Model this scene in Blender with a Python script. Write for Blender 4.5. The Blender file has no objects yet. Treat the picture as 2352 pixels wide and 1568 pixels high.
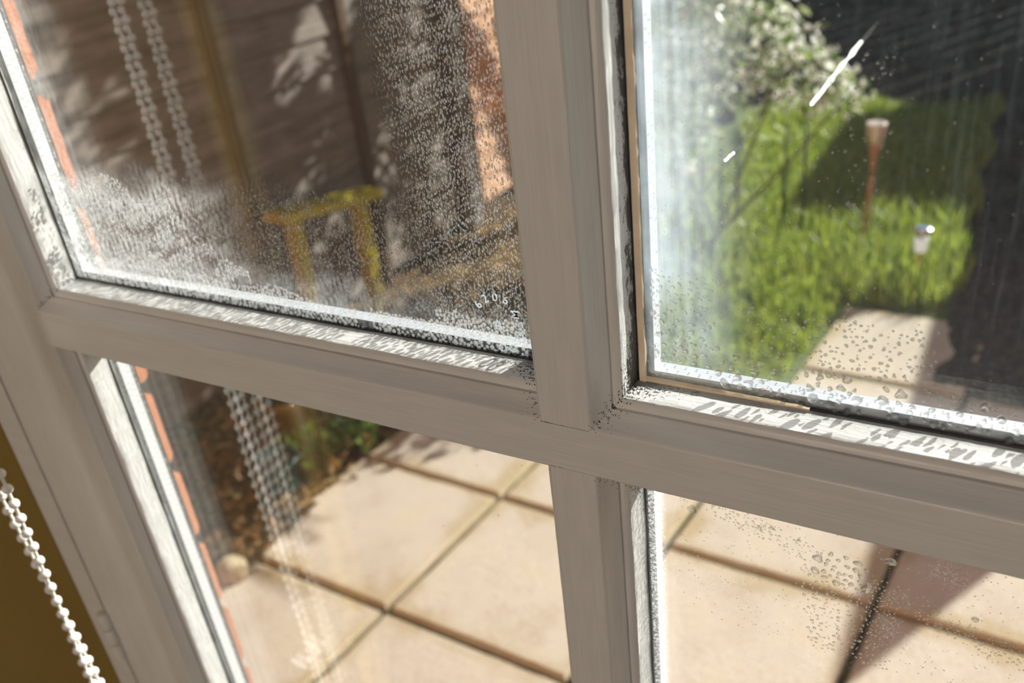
import bpy, bmesh, math, random
import numpy as np
from mathutils import Vector, noise
random.seed(7); RNG = np.random.default_rng(7)
SC = bpy.context.scene; COL = SC.collection

# ---------------------------------------------------------------- camera
ZB = 1.266                      # height of the cross bar's lower edge above the patio
F_PX, YAW, PITCH, ROLL = 2038.0, -0.558, -0.5011, -0.1217
CAM = np.array([0.1421, -0.2413, 0.2091 + ZB])
_d = np.array([math.sin(YAW)*math.cos(PITCH), math.cos(YAW)*math.cos(PITCH), math.sin(PITCH)])
_r = np.cross(_d, [0, 0, 1.0]); _r /= np.linalg.norm(_r); _u = np.cross(_r, _d)
_R = _r*math.cos(ROLL) + _u*math.sin(ROLL); _U = -_r*math.sin(ROLL) + _u*math.cos(ROLL)
cd = bpy.data.cameras.new('camera'); cam = bpy.data.objects.new('camera', cd); COL.objects.link(cam)
from mathutils import Matrix
cam.matrix_world = Matrix(((_R[0], _U[0], -_d[0], CAM[0]), (_R[1], _U[1], -_d[1], CAM[1]), (_R[2], _U[2], -_d[2], CAM[2]), (0, 0, 0, 1)))
cd.sensor_width = 36.0; cd.lens = F_PX/2352*36.0; cd.clip_start = 0.01; cd.clip_end = 200
cd.dof.use_dof = True; cd.dof.focus_distance = 0.335; cd.dof.aperture_fstop = 10.0
SC.camera = cam

def at(px, py, Y):              # the point of the plane y = Y (metres) seen at a pixel of the photograph
    v = (px-1176)/F_PX*_R - (py-784)/F_PX*_U + _d
    return CAM + (Y-CAM[1])/v[1]*v

# ---------------------------------------------------------------- light
w = bpy.data.worlds.new('sky'); SC.world = w; w.use_nodes = True
wn = w.node_tree.nodes; wl = w.node_tree.links
sky = wn.new('ShaderNodeTexSky'); sky.sky_type = 'NISHITA'; sky.sun_disc = False
SUN_AZ, SUN_EL = math.radians(28), math.radians(26)
sky.sun_elevation = SUN_EL; sky.sun_rotation = SUN_AZ; sky.dust_density = 2.0
wn['Background'].inputs['Strength'].default_value = 0.10
wl.new(sky.outputs['Color'], wn['Background'].inputs['Color'])
sd = bpy.data.lights.new('sun', 'SUN'); sd.energy = 11.5; sd.angle = math.radians(0.53); sd.color = (1.0, 0.955, 0.88)
so = bpy.data.objects.new('sun', sd); COL.objects.link(so)
S_DIR = Vector((math.sin(SUN_AZ)*math.cos(SUN_EL), math.cos(SUN_AZ)*math.cos(SUN_EL), math.sin(SUN_EL)))
so.rotation_euler = S_DIR.to_track_quat('Z', 'Y').to_euler(); so.location = S_DIR*20
ld = bpy.data.lights.new('room_fill_light', 'AREA'); ld.shape = 'RECTANGLE'; ld.size = 1.3; ld.size_y = 0.8; ld.energy = 33; ld.color = (1.0, 0.885, 0.765)
lo = bpy.data.objects.new('room_fill_light', ld); COL.objects.link(lo); lo.location = (0.2, -3.55, 1.72); lo.rotation_euler = (math.pi/2, 0, 0)   # added fill light for the room side; the back wall has no window
SC.view_settings.view_transform = 'Standard'; SC.view_settings.look = 'None'
SC.view_settings.exposure = 0.0; SC.view_settings.gamma = 1.0
SC.view_settings.use_curve_mapping = False
cy = SC.cycles
cy.max_bounces = 8; cy.diffuse_bounces = 3; cy.glossy_bounces = 3; cy.transmission_bounces = 8; cy.transparent_max_bounces = 18
cy.adaptive_threshold = 0.025; cy.caustics_reflective = False; cy.caustics_refractive = False; cy.sample_clamp_indirect = 4.0

# ---------------------------------------------------------------- material helpers
class G:
    def __init__(s, name):
        s.m = bpy.data.materials.new(name); s.m.use_nodes = True; s.t = s.m.node_tree; s.t.nodes.clear()
        s.out = s.n('OutputMaterial')
    def n(s, typ, **kw):
        nd = s.t.nodes.new('ShaderNode'+typ)
        for k, v in kw.items(): setattr(nd, k, v)
        return nd
    def put(s, sock, v):
        if isinstance(v, bpy.types.NodeSocket): s.t.links.new(v, sock)
        elif isinstance(v, (tuple, list)) and sock.type == 'RGBA' and len(v) == 3: sock.default_value = (*v, 1)
        else: sock.default_value = v
    def math(s, op, a, b=0.0, c=None, clamp=False):
        nd = s.n('Math', operation=op, use_clamp=clamp); s.put(nd.inputs[0], a); s.put(nd.inputs[1], b)
        if c is not None: s.put(nd.inputs[2], c)
        return nd.outputs[0]
    def mul(s, *a):
        r = a[0]
        for b in a[1:]: r = s.math('MULTIPLY', r, b)
        return r
    def add(s, *a):
        r = a[0]
        for b in a[1:]: r = s.math('ADD', r, b)
        return r
    def ss(s, x, lo, hi, o0=0.0, o1=1.0):      # smoothstep
        nd = s.n('MapRange', interpolation_type='SMOOTHSTEP')
        for i, v in enumerate((x, lo, hi, o0, o1)): s.put(nd.inputs[i], v)
        return nd.outputs[0]
    def mix(s, f, a, b):
        nd = s.n('Mix', data_type='RGBA'); s.put(nd.inputs[0], f); s.put(nd.inputs[6], a); s.put(nd.inputs[7], b)
        return nd.outputs[2]
    def ramp(s, x, *stops):
        nd = s.n('ValToRGB'); s.put(nd.inputs[0], x); e = nd.color_ramp.elements
        while len(e) < len(stops): e.new(0.5)
        for i, (p, c) in enumerate(stops): e[i].position = p; e[i].color = (*c, 1)
        return nd.outputs[0]
    def obj(s): return s.n('TexCoord').outputs['Object']
    def uv(s): return s.n('TexCoord').outputs['UV']
    def sep(s, v):
        nd = s.n('SeparateXYZ'); s.put(nd.inputs[0], v); return nd.outputs
    def comb(s, x, y, z=0.0):
        nd = s.n('CombineXYZ')
        for i, v in enumerate((x, y, z)): s.put(nd.inputs[i], v)
        return nd.outputs[0]
    def scale(s, v, sc):
        nd = s.n('Mapping'); s.put(nd.inputs[0], v); nd.inputs['Scale'].default_value = sc; return nd.outputs[0]
    def noise(s, v, sc, det=3.0, rough=0.55, out=0):
        nd = s.n('TexNoise'); s.put(nd.inputs['Vector'], v); nd.inputs['Scale'].default_value = sc
        nd.inputs['Detail'].default_value = det; nd.inputs['Roughness'].default_value = rough
        return nd.outputs[out]
    def vor(s, v, sc, feature='F1', rnd=1.0):
        nd = s.n('TexVoronoi', feature=feature); s.put(nd.inputs['Vector'], v); nd.inputs['Scale'].default_value = sc
        nd.inputs['Randomness'].default_value = rnd
        return nd.outputs
    def bump(s, h, strength=0.3, dist=0.001):
        nd = s.n('Bump'); s.put(nd.inputs['Height'], h); nd.inputs['Strength'].default_value = strength
        nd.inputs['Distance'].default_value = dist; return nd.outputs[0]
    def pbr(s, col, rough=0.5, metal=0.0, normal=None, spec=0.5, trans=0.0):
        nd = s.n('BsdfPrincipled'); s.put(nd.inputs['Base Color'], col); s.put(nd.inputs['Roughness'], rough)
        s.put(nd.inputs['Metallic'], metal); s.put(nd.inputs['Specular IOR Level'], spec)
        if normal is not None: s.put(nd.inputs['Normal'], normal)
        return nd.outputs[0]
    def mixs(s, f, a, b):
        nd = s.n('MixShader'); s.put(nd.inputs[0], f); s.t.links.new(a, nd.inputs[1]); s.t.links.new(b, nd.inputs[2]); return nd.outputs[0]
    def end(s, sh):
        s.t.links.new(sh, s.out.inputs['Surface']); return s.m

def plain(name, col, rough=0.6, metal=0.0, var=0.15, sc=40.0, bump=0.0):
    g = G(name); o = g.obj(); f = g.noise(o, sc, 4)
    lo = tuple(c*(1-var) for c in col); hi = tuple(min(1, c*(1+var)) for c in col)
    nrm = g.bump(f, bump, 0.002) if bump else None
    return g.end(g.pbr(g.mix(f, lo, hi), rough, metal, nrm))

def paint_mat(name, base=(0.80, 0.77, 0.735), corner=0.0, edge=0.0):
    # brush-marked gloss paint; uv.x metres along the piece from its end at the crossing, uv.y metres across
    g = G(name); u = g.uv(); x, y, _ = g.sep(u)
    brush = g.noise(g.scale(u, (22, 900, 1)), 1.0, 3)
    broad = g.noise(g.scale(u, (30, 120, 1)), 1.0, 3)
    col = g.mix(g.ss(g.math('MULTIPLY_ADD', brush, 0.5, g.mul(broad, 0.5)), 0.3, 0.7), tuple(c*0.90 for c in base), base)
    speck = g.ss(g.vor(g.scale(u, (1, 1, 1)), 62)[0], 0.045, 0.03)
    keep = g.ss(g.noise(u, 31, 1), 0.55, 0.6)
    dirt = g.mul(speck, keep, 0.75)
    if corner:
        near = g.ss(x, 0.020, 0.0)
        m = g.ss(g.add(g.math('MULTIPLY_ADD', g.noise(u, 620, 5, 0.7), 2.5, -0.75), g.mul(near, 0.42*corner), g.mul(g.ss(y, 0.006, 0.017), near, 0.30)), 1.02, 1.12)
        dirt = g.math('MAXIMUM', dirt, m)
    col = g.mix(dirt, col, (0.05, 0.035, 0.025))
    h = g.add(g.mul(brush, 1.0), g.mul(broad, 0.6))
    return g.end(g.pbr(col, g.add(0.28, g.mul(brush, 0.15)), 0.0, g.bump(h, 0.35, 0.0006), 0.5))

def bead_mat(name, mould, spots, grey=0.0, corner=1.0):
    # white glazing bead with black mould and cracked paint; uv.y runs 0 at the room edge to 1 at the glass
    g = G(name); u = g.uv(); x, y, _ = g.sep(u); p = g.comb(x, g.mul(y, 0.013))
    n1 = g.noise(g.scale(p, (110, 300, 1)), 1.0, 6, 0.72)
    n2 = g.noise(p, 900, 4, 0.7)
    cr = g.noise(g.scale(p, (90, 900, 1)), 1.0, 5, 0.65)
    near = g.ss(x, 0.045*corner+0.001, 0.0)
    base = g.mix(g.ss(cr, 0.35, 0.7), (0.80, 0.80, 0.80), (0.92, 0.92, 0.91))
    m1 = g.math('MULTIPLY_ADD', n1, 2.5, -0.75); m2 = g.math('MULTIPLY_ADD', n2, 2.5, -0.75)
    wide = g.mul(g.ss(g.add(m1, g.mul(g.add(y, -1.0+mould), 1.2), g.mul(near, 0.45)), 0.78, 0.98), 0.93)
    sp = g.ss(g.add(m2, g.mul(y, 0.35), g.mul(near, 0.50), spots), 1.05, 1.15)
    line = g.mul(g.ss(y, 0.90, 0.99), g.ss(n1, 0.35, 0.5))
    crack = g.mul(g.ss(g.math('ABSOLUTE', g.add(cr, -0.5)), 0.012, 0.004), g.ss(y, 0.35, 0.7), g.ss(g.noise(p, 60, 2), 0.45, 0.6), 0.75)
    d = g.math('MAXIMUM', g.math('MAXIMUM', wide, sp), g.math('MAXIMUM', line, crack))
    tint = g.mix(n2, (0.10, 0.10, 0.105), (0.018, 0.014, 0.012))
    col = g.mix(d, base, tint)
    if grey: col = g.mix(g.mul(g.ss(y, 0.60, 0.8), 0.6), col, (0.42, 0.46, 0.46))
    h = g.add(g.mul(cr, 1.0), g.mul(n1, 0.6), g.mul(d, -0.8))
    return g.end(g.pbr(col, 0.42, 0.0, g.bump(h, 0.5, 0.0008)))

def glass_shader(g, tint=(0.985, 0.995, 0.99)):
    # thin sheet: straight-through transmission plus Schlick reflection at each face
    geo = g.n('NewGeometry'); dp = g.n('VectorMath', operation='DOT_PRODUCT')
    g.t.links.new(geo.outputs['Incoming'], dp.inputs[0]); g.t.links.new(geo.outputs['Normal'], dp.inputs[1])
    c = g.math('ABSOLUTE', dp.outputs['Value'])
    f = g.math('MULTIPLY_ADD', g.math('POWER', g.math('SUBTRACT', 1.0, c), 5.0), 0.955, 0.045, clamp=True)
    tr = g.n('BsdfTransparent'); g.put(tr.inputs[0], tint)
    gl = g.n('BsdfGlossy'); g.put(gl.inputs['Roughness'], 0.004); g.put(gl.inputs[0], (1, 1, 1))
    return g.mixs(f, tr.outputs[0], gl.outputs[0])

def box_mask(g, x, z, x0, x1, z0, z1, s):
    return g.mul(g.ss(x, x0-s, x0+s), g.ss(x, x1+s, x1-s), g.ss(z, z0-s, z0+s), g.ss(z, z1+s, z1-s))

def pane_mat(name, fog=None, tint=(0.985, 0.995, 0.99), film=(0.86, 0.88, 0.9)):
    g = G(name); gs = glass_shader(g, tint)
    if fog is None: return g.end(gs)
    u = g.uv(); x, z, _ = g.sep(u)
    f = fog(g, u, x, z)
    df = g.n('BsdfDiffuse'); g.put(df.inputs[0], film); tl = g.n('BsdfTranslucent'); g.put(tl.inputs[0], film)
    return g.end(g.mixs(f, gs, g.mixs(0.6, df.outputs[0], tl.outputs[0])))

# ---------------------------------------------------------------- mesh helpers
def mesh(name, V, Fc, mat=None, parent=None, uvs=None, smooth=False, mats=None, fmat=None):
    me = bpy.data.meshes.new(name); me.from_pydata([tuple(v) for v in V], [], [tuple(f) for f in Fc]); me.update()
    if uvs is not None:
        l = me.uv_layers.new(name='UVMap'); vi = np.empty(len(me.loops), dtype=np.int32); me.loops.foreach_get('vertex_index', vi)
        l.data.foreach_set('uv', np.asarray(uvs, dtype=np.float32)[vi].ravel())
    for m in ([mat] if mats is None else mats): me.materials.append(m)
    if fmat is not None: me.polygons.foreach_set('material_index', np.asarray(fmat, dtype=np.int32))
    if smooth: me.polygons.foreach_set('use_smooth', np.ones(len(me.polygons), dtype=bool))
    o = bpy.data.objects.new(name, me); COL.objects.link(o)
    if parent is not None: o.parent = parent
    return o
class MB:
    def __init__(s): s.V = []; s.F = []; s.U = []
    def add(s, V, Fc, U=None):
        k = len(s.V); s.V += [tuple(v) for v in V]; s.F += [tuple(i+k for i in f) for f in Fc]
        s.U += list(U) if U is not None else [(v[0]+v[1], v[2]) for v in V]
        return s
    def box(s, x0, x1, y0, y1, z0, z1, bev=0.0, along=None):
        if bev:
            bm = bmesh.new(); bmesh.ops.create_cube(bm, size=1.0)
            for v in bm.verts: v.co = Vector(((x0+x1)/2+v.co.x*(x1-x0), (y0+y1)/2+v.co.y*(y1-y0), (z0+z1)/2+v.co.z*(z1-z0)))
            bmesh.ops.bevel(bm, geom=bm.edges[:], offset=bev, segments=2, affect='EDGES')
            bm.verts.index_update(); V = [v.co[:] for v in bm.verts]; Fc = [[v.index for v in f.verts] for f in bm.faces]; bm.free()
        else:
            V = [(x, y, z) for x in (x0, x1) for y in (y0, y1) for z in (z0, z1)]
            Fc = [(0, 1, 3, 2), (4, 6, 7, 5), (0, 4, 5, 1), (2, 3, 7, 6), (0, 2, 6, 4), (1, 5, 7, 3)]
        return s.add(V, Fc)
    def rbox(s, c, size, rot=(0, 0, 0), bev=0.0):
        k = len(s.V); s.box(-size[0]/2, size[0]/2, -size[1]/2, size[1]/2, -size[2]/2, size[2]/2, bev)
        from mathutils import Euler
        M = Euler(rot).to_matrix()
        for i in range(k, len(s.V)): s.V[i] = tuple(M @ Vector(s.V[i]) + Vector(c))
        return s
    def tube(s, pts, rad, n=8, cap=True):
        pts = [Vector(p) for p in pts]; rad = rad if hasattr(rad, '__len__') else [rad]*len(pts)
        V = []; Fc = []; ref = None
        for i, p in enumerate(pts):
            d = (pts[min(i+1, len(pts)-1)]-pts[max(i-1, 0)]).normalized()
            if ref is None: ref = d.orthogonal().normalized()
            ref = (ref-d*ref.dot(d)).normalized(); b = d.cross(ref)
            for k in range(n):
                a = 2*math.pi*k/n; V.append(p+(ref*math.cos(a)+b*math.sin(a))*rad[i])
        for i in range(len(pts)-1):
            for k in range(n): Fc.append((i*n+k, i*n+(k+1) % n, (i+1)*n+(k+1) % n, (i+1)*n+k))
        if cap: Fc += [tuple(range(n))[::-1], tuple(range((len(pts)-1)*n, len(pts)*n))]
        return s.add(V, Fc)
    def lathe(s, c, prof, n=20, tilt=None):
        V = []; Fc = []; m = len(prof)
        for (r, z) in prof:
            for k in range(n): a = 2*math.pi*k/n; V.append(Vector((r*math.cos(a), r*math.sin(a), z)))
        for i in range(m-1):
            for k in range(n): Fc.append((i*n+k, i*n+(k+1) % n, (i+1)*n+(k+1) % n, (i+1)*n+k))
        Fc += [tuple(range(n))[::-1], tuple(range((m-1)*n, m*n))]
        if tilt is not None: V = [tilt @ v for v in V]
        return s.add([v+Vector(c) for v in V], Fc)
    def build(s, name, mat, parent=None, smooth=False, origin=None):
        V = s.V
        if origin is not None: V = [(a-origin[0], b-origin[1], c-origin[2]) for a, b, c in V]
        o = mesh(name, V, s.F, mat, parent, s.U, smooth)
        if origin is not None and parent is None: o.location = origin
        return o
def tag(o, label=None, cat=None, group=None, kind=None):
    if label: o['label'] = label
    if cat: o['category'] = cat
    if group: o['group'] = group
    if kind: o['kind'] = kind
    return o
def empty(name, loc=(0, 0, 0), **kw):
    o = bpy.data.objects.new(name, None); COL.objects.link(o); o.location = loc; o.empty_display_size = 0.05
    return tag(o, **kw)
def auto_smooth(o, ang=40):
    me = o.data; me.polygons.foreach_set('use_smooth', np.ones(len(me.polygons), dtype=bool))
    try: me.set_sharp_from_angle(angle=math.radians(ang))
    except Exception: pass
    return o
def Wm(x, y, z): return (x/1000, y/1000, z/1000+ZB)      # millimetres of the door plane -> world

# ================================================================ THE SETTING: patio, ground, house
def slab_material():
    g = G('sandstone_slab'); o = g.obj(); 
    isl = g.n('NewGeometry').outputs['Random Per Island']
    a = g.noise(o, 6, 5); b = g.noise(o, 60, 5, 0.65); c = g.noise(o, 420, 3, 0.7)
    col = g.ramp(a, (0.3, (0.45, 0.39, 0.305)), (0.5, (0.56, 0.505, 0.425)), (0.7, (0.58, 0.515, 0.40)))
    col = g.mix(g.mul(isl, 0.35), col, (0.55, 0.46, 0.39))
    col = g.mix(g.ss(b, 0.52, 0.75, 0, 0.45), col, (0.42, 0.33, 0.20))
    col = g.mix(g.ss(c, 0.4, 0.7, 0, 0.35), col, (0.66, 0.58, 0.48))
    x, y, _ = g.sep(g.uv()); ed = g.math('MINIMUM', g.math('MINIMUM', x, g.math('SUBTRACT', 1.0, x)), g.math('MINIMUM', y, g.math('SUBTRACT', 1.0, y)))
    st = g.mul(g.ss(g.add(ed, g.mul(g.add(a, -0.5), 0.35)), 0.13, 0.0), 0.6)
    col = g.mix(st, col, (0.40, 0.30, 0.13))
    gr = g.noise(o, 130, 4, 0.75); col = g.mix(g.ss(gr, 0.5, 0.68, 0, 0.5), col, (0.36, 0.29, 0.21)); col = g.mix(g.ss(gr, 0.46, 0.34, 0, 0.4), col, (0.74, 0.68, 0.58))
    h = g.add(g.mul(b, 0.6), g.mul(c, 0.5), g.mul(gr, 0.8))
    return g.end(g.pbr(col, 0.85, 0, g.bump(h, 0.7, 0.005), 0.25))
M_SLAB = slab_material()
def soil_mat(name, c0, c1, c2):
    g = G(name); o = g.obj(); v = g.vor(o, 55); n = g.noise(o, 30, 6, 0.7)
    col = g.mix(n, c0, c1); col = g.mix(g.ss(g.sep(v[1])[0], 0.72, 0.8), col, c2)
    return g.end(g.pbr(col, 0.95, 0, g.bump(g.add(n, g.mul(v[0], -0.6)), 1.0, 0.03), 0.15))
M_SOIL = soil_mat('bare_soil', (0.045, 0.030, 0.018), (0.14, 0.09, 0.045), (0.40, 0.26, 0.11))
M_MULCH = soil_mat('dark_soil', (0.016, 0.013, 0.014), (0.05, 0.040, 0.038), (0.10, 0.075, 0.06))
M_TURF = plain('turf_soil', (0.085, 0.12, 0.02), 0.95, 0, 0.5, 25, 0.5)

A0 = Vector((-0.962, 0.845)); UU = Vector((0.466, -0.016)); VV = Vector((0.05, 0.45))
def slab_corner(i, j): return A0 + UU*i + VV*j
def have_slab(i, j):
    if j <= 1: return -1 <= i <= 5
    return i == 1 and j in (2, 3) or (j == 2 and 1 <= i <= 5)
mb = MB()
for j in range(-2, 4):
    for i in range(-1, 6):
        if not have_slab(i, j) or slab_corner(i, j).y < 0.02: continue
        gp = 0.007
        q = []
        for (a, b) in ((0, 0), (1, 0), (1, 1), (0, 1)):
            c = slab_corner(i+a, j+b); ctr = slab_corner(i+.5, j+.5); q.append(c+(ctr-c).normalized()*gp*1.4)
        dz = random.uniform(-.002, .002); V = []
        n = 14
        per = []
        for k in range(4):
            p0, p1 = q[k], q[(k+1) % 4]
            for t in range(n):
                p = p0.lerp(p1, t/n); nz = noise.noise(Vector((p.x*25, p.y*25, k*3.0)))*0.0028
                per.append(p + (slab_corner(i+.5, j+.5)-p).normalized()*(nz+0.001))
        m = len(per); ctr = slab_corner(i+.5, j+.5)
        for p in per: V.append((p.x, p.y, -0.045))
        for p in per: V.append((p.x, p.y, -0.008+dz))
        for p in per: pp = p+(ctr-p).normalized()*0.007; V.append((pp.x, pp.y, dz))
        Fc = []
        for l in range(2):
            for k in range(m): Fc.append((l*m+k, l*m+(k+1) % m, (l+1)*m+(k+1) % m, (l+1)*m+k))
        Fc.append(tuple(range(2*m, 3*m)))
        det = UU.x*VV.y-UU.y*VV.x; c0_ = slab_corner(i, j)
        U = [(((p[0]-c0_.x)*VV.y-(p[1]-c0_.y)*VV.x)/det, ((p[1]-c0_.y)*UU.x-(p[0]-c0_.x)*UU.y)/det) for p in V]
        mb.add(V, Fc, U)
patio = mb.build('patio', M_SLAB); tag(patio, 'beige sandstone paving slabs with dark mossy joints', 'patio', kind='structure')
# ground under and around the slabs, one sheet with lawn, bed and joint materials
def ground_sheet(name, x0, x1, y0, y1, z, mat, amp, step, label, cat):
    nx = max(2, int((x1-x0)/step)); ny = max(2, int((y1-y0)/step)); V = []; Fc = []
    for b in range(ny+1):
        for a in range(nx+1):
            x = x0+(x1-x0)*a/nx; y = y0+(y1-y0)*b/ny
            V.append((x, y, z+amp*noise.fractal(Vector((x*6, y*6, 1.3)), 1.0, 2.0, 4)))
    for b in range(ny):
        for a in range(nx): k = b*(nx+1)+a; Fc.append((k, k+1, k+nx+2, k+nx+1))
    o = mesh(name, V, Fc, mat, smooth=True); return tag(o, label, cat, kind='structure')
def joint_mat():
    g = G('mossy_joint_sand'); o = g.obj(); n = g.noise(o, 14, 4); m = g.noise(o, 90, 4)
    col = g.mix(g.ss(n, 0.5, 0.62), (0.045, 0.032, 0.018), (0.09, 0.10, 0.015)); col = g.mix(g.ss(m, 0.5, 0.7), col, (0.12, 0.085, 0.045))
    return g.end(g.pbr(col, 1.0, 0, g.bump(m, 0.8, 0.01), 0.1))
ground_sheet('joint_bed', -1.46, 2.4, 0.0, 2.9, -0.022, joint_mat(), 0.003, 0.05, 'dark sandy bed showing in the joints of the paving', 'ground')
ground_sheet('soil_bed', -2.2, -1.12, 1.78, 3.9, 0.0, M_SOIL, 0.018, 0.03, 'brown soil between the lawn and the fence', 'ground')
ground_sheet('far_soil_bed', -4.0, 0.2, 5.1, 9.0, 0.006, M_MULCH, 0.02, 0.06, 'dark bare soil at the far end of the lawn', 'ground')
ground_sheet('soil_bed', -2.2, -1.36, 0.0, 1.8, -0.004, M_SOIL, 0.018, 0.02, 'brown soil bed with leaf litter below the fence', 'ground')
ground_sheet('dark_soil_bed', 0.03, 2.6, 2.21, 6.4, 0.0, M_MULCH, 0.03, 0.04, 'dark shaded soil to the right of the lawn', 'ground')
ground_sheet('lawn', -6.0, 0.05, 1.72, 10.5, -0.012, M_TURF, 0.01, 0.1, 'turf under the grass beyond the paving', 'ground')
ground_sheet('ground', -14, 14, 0.1, 30, -0.06, M_TURF, 0.0, 2.0, 'earth below the garden', 'ground')

def brick_mat():
    g = G('orange_brick'); o = g.obj(); n = g.noise(o, 90, 5, 0.7); s = g.noise(o, 900, 2)
    isl = g.n('NewGeometry').outputs['Random Per Island']
    col = g.mix(isl, (0.50, 0.17, 0.075), (0.58, 0.23, 0.11)); col = g.mix(g.ss(n, 0.5, 0.75, 0, 0.6), col, (0.62, 0.34, 0.22))
    return g.end(g.pbr(col, 0.9, 0, g.bump(g.add(n, s), 0.6, 0.003), 0.2))
M_BRICK = brick_mat(); M_MORTAR = plain('mortar', (0.42, 0.36, 0.29), 0.95, 0, 0.3, 120, 0.5)
M_WALLP = plain('mustard_wall_paint', (0.44, 0.30, 0.075), 0.8, 0, 0.06, 30)
M_CEIL = plain('ceiling_paint', (0.75, 0.70, 0.62), 0.9, 0, 0.03, 20)
M_ROOM = plain('room_wall_paint', (0.16, 0.14, 0.11), 0.9, 0, 0.05, 20)
M_FLOOR = plain('floor_boards', (0.06, 0.042, 0.027), 0.5, 0, 0.25, 12)
# outer brickwork left of the door: real bricks, recessed mortar
mb = MB(); mm = MB(); c0 = 0.115+ZB
k0 = int((0-c0)/0.072)-1
for k in range(k0, 14):
    zb = c0+k*0.072+0.005; zt = zb+0.062
    if zt < 0 or zb > 2.4: continue
    x = -0.3815+random.uniform(-.0012, .0012); first = 0.105 if k % 2 else 0.215
    while x > -1.9:
        mb.box(max(x-first, -1.9), x, 0.004, 0.100+random.uniform(-.0015, .0015), zb, zt, 0.0035); x -= first+0.010; first = 0.215
mm.box(-1.9, -0.388, 0.006, 0.092, 0, 2.4)
bl = mb.build('wall_front_left', M_BRICK); tag(bl, 'orange brick house wall at the left of the door', 'wall', kind='structure')
mo = mm.build('mortar', M_MORTAR, bl)
def wall(name, x0, x1, y0, y1, z0, z1, mat, label, cat='wall'):
    return tag(MB().box(x0, x1, y0, y1, z0, z1).build(name, mat), label, cat, kind='structure')
wall('wall_front_right', 0.42, 3.0, -0.02, 0.10, 0.0, 2.4, M_BRICK, 'house wall at the right of the door')
wall('wall_front_top', -0.402, 0.42, -0.02, 0.10, ZB+0.88, 2.4, M_BRICK, 'house wall above the door')
wall('wall_left', -1.7, -0.4050, -0.20, 0.0038, 0.0, 2.4, M_WALLP, 'mustard painted wall return beside the door frame')
wall('wall_far_left', -1.8, -1.7, -3.6, 0.003, 0.0, 2.4, M_ROOM, 'dull wall on the left of the room')
wall('wall_right', 2.6, 2.7, -3.6, -0.02, 0.0, 2.4, M_ROOM, 'dull wall on the right of the room')
wall('wall_back', -1.7, 2.6, -3.7, -3.6, 0.0, 2.4, M_ROOM, 'dull wall at the back of the room')
wall('ceiling', -1.8, 2.7, -3.7, 0.1, 2.4, 2.5, M_CEIL, 'pale ceiling', 'ceiling')
wall('floor', -1.7, 2.6, -3.6, -0.02, 0.0, 0.06, M_FLOOR, 'brown wooden floor', 'floor')
wall('roof_line', -2.2, 3.2, -0.2, 0.35, 2.5, 2.6, M_MORTAR, 'eaves of the house over the door', 'roof')

# ================================================================ THE DOOR
M_PAINT = paint_mat('cream_gloss_paint'); M_PAINTC = paint_mat('cream_gloss_paint_spotted', corner=1.0)
M_BEAD = {'clean': bead_mat('white_bead', 0.02, -0.1, 0, 0.4), 'mid': bead_mat('white_bead_spotted', 0.20, 0.0, 0.1), 'heavy': bead_mat('white_bead_mouldy', 0.60, 0.10, 0.0), 'grey': bead_mat('white_bead_flaked', 0.10, -0.05, 0.9, 0.6)}
M_GASKET = plain('black_gasket', (0.012, 0.012, 0.013), 0.35, 0, 0.4, 300)
M_TAPE = plain('stained_sealant', (0.84, 0.66, 0.48), 0.5, 0, 0.22, 130, 0.3)
M_DARK = plain('dark_gap', (0.03, 0.022, 0.015), 0.9)
def spacer_mat(name, back):
    g = G(name); u = g.uv(); x, y, _ = g.sep(u)
    fx = g.math('PINGPONG', g.math('ADD', x, g.mul(g.math('GREATER_THAN', y, 0.003), 0.0021)), 0.0021); fy = g.math('PINGPONG', g.math('ADD', y, 0.0), 0.0016)
    hole = g.ss(g.add(g.mul(fx, fx), g.mul(g.math('SUBTRACT', fy, 0.0010), g.math('SUBTRACT', fy, 0.0010))), 1.6e-7, 0.8e-7)
    n = g.noise(g.scale(u, (120, 900, 1)), 1.0, 3)
    col = g.mix(g.mul(hole, 0.75), g.mix(n, (0.62, 0.66, 0.72), (0.80, 0.83, 0.88)), (0.09, 0.09, 0.11))
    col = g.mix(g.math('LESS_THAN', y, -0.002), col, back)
    return g.end(g.pbr(col, 0.38, 0.35, g.bump(n, 0.2, 0.0005)))
M_SPACER = spacer_mat('perforated_aluminium', (0.70, 0.74, 0.80)); M_SPACER_SHADE = spacer_mat('shade_faced_aluminium', (0.06, 0.085, 0.09))  # second copy paints the shade of the room face dark teal

#            (a = mm inwards over the opening, d = mm behind the front face)
P_MOULD = [(0, 0), (.55, .18), (1.0, .75), (1.35, 1.9), (1.9, 3.6), (2.8, 5.6), (3.9, 7.6), (4.8, 8.9), (5.2, 9.5), (5.0, 11.4), (5.6, 11.5), (6.5, 11.6), (7.5, 12.2), (8.2, 13)]
P_BEAD = [(8.2, 13), (8.5, 13.4), (8.7, 16), (8.95, 19), (9.25, 22), (9.6, 25.9)]
S_MOULD = [(0, 0), (.5, .3), (.9, 1.0), (1.3, 2.0), (1.9, 3.0), (2.7, 4.2), (3.6, 5.4), (4.3, 6.6), (4.6, 7.0), (4.4, 8.5), (4.9, 8.6), (5.6, 8.7), (6.4, 8.9), (7.0, 9.2)]
S_BEAD = [(7.0, 9.2), (7.2, 9.8), (7.45, 13), (7.7, 16.5), (8.0, 20), (8.4, 25.9)]
P_OUT = [(9.0, 39.3), (6.5, 40.0), (3.5, 41.5), (0.6, 44)]

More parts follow.
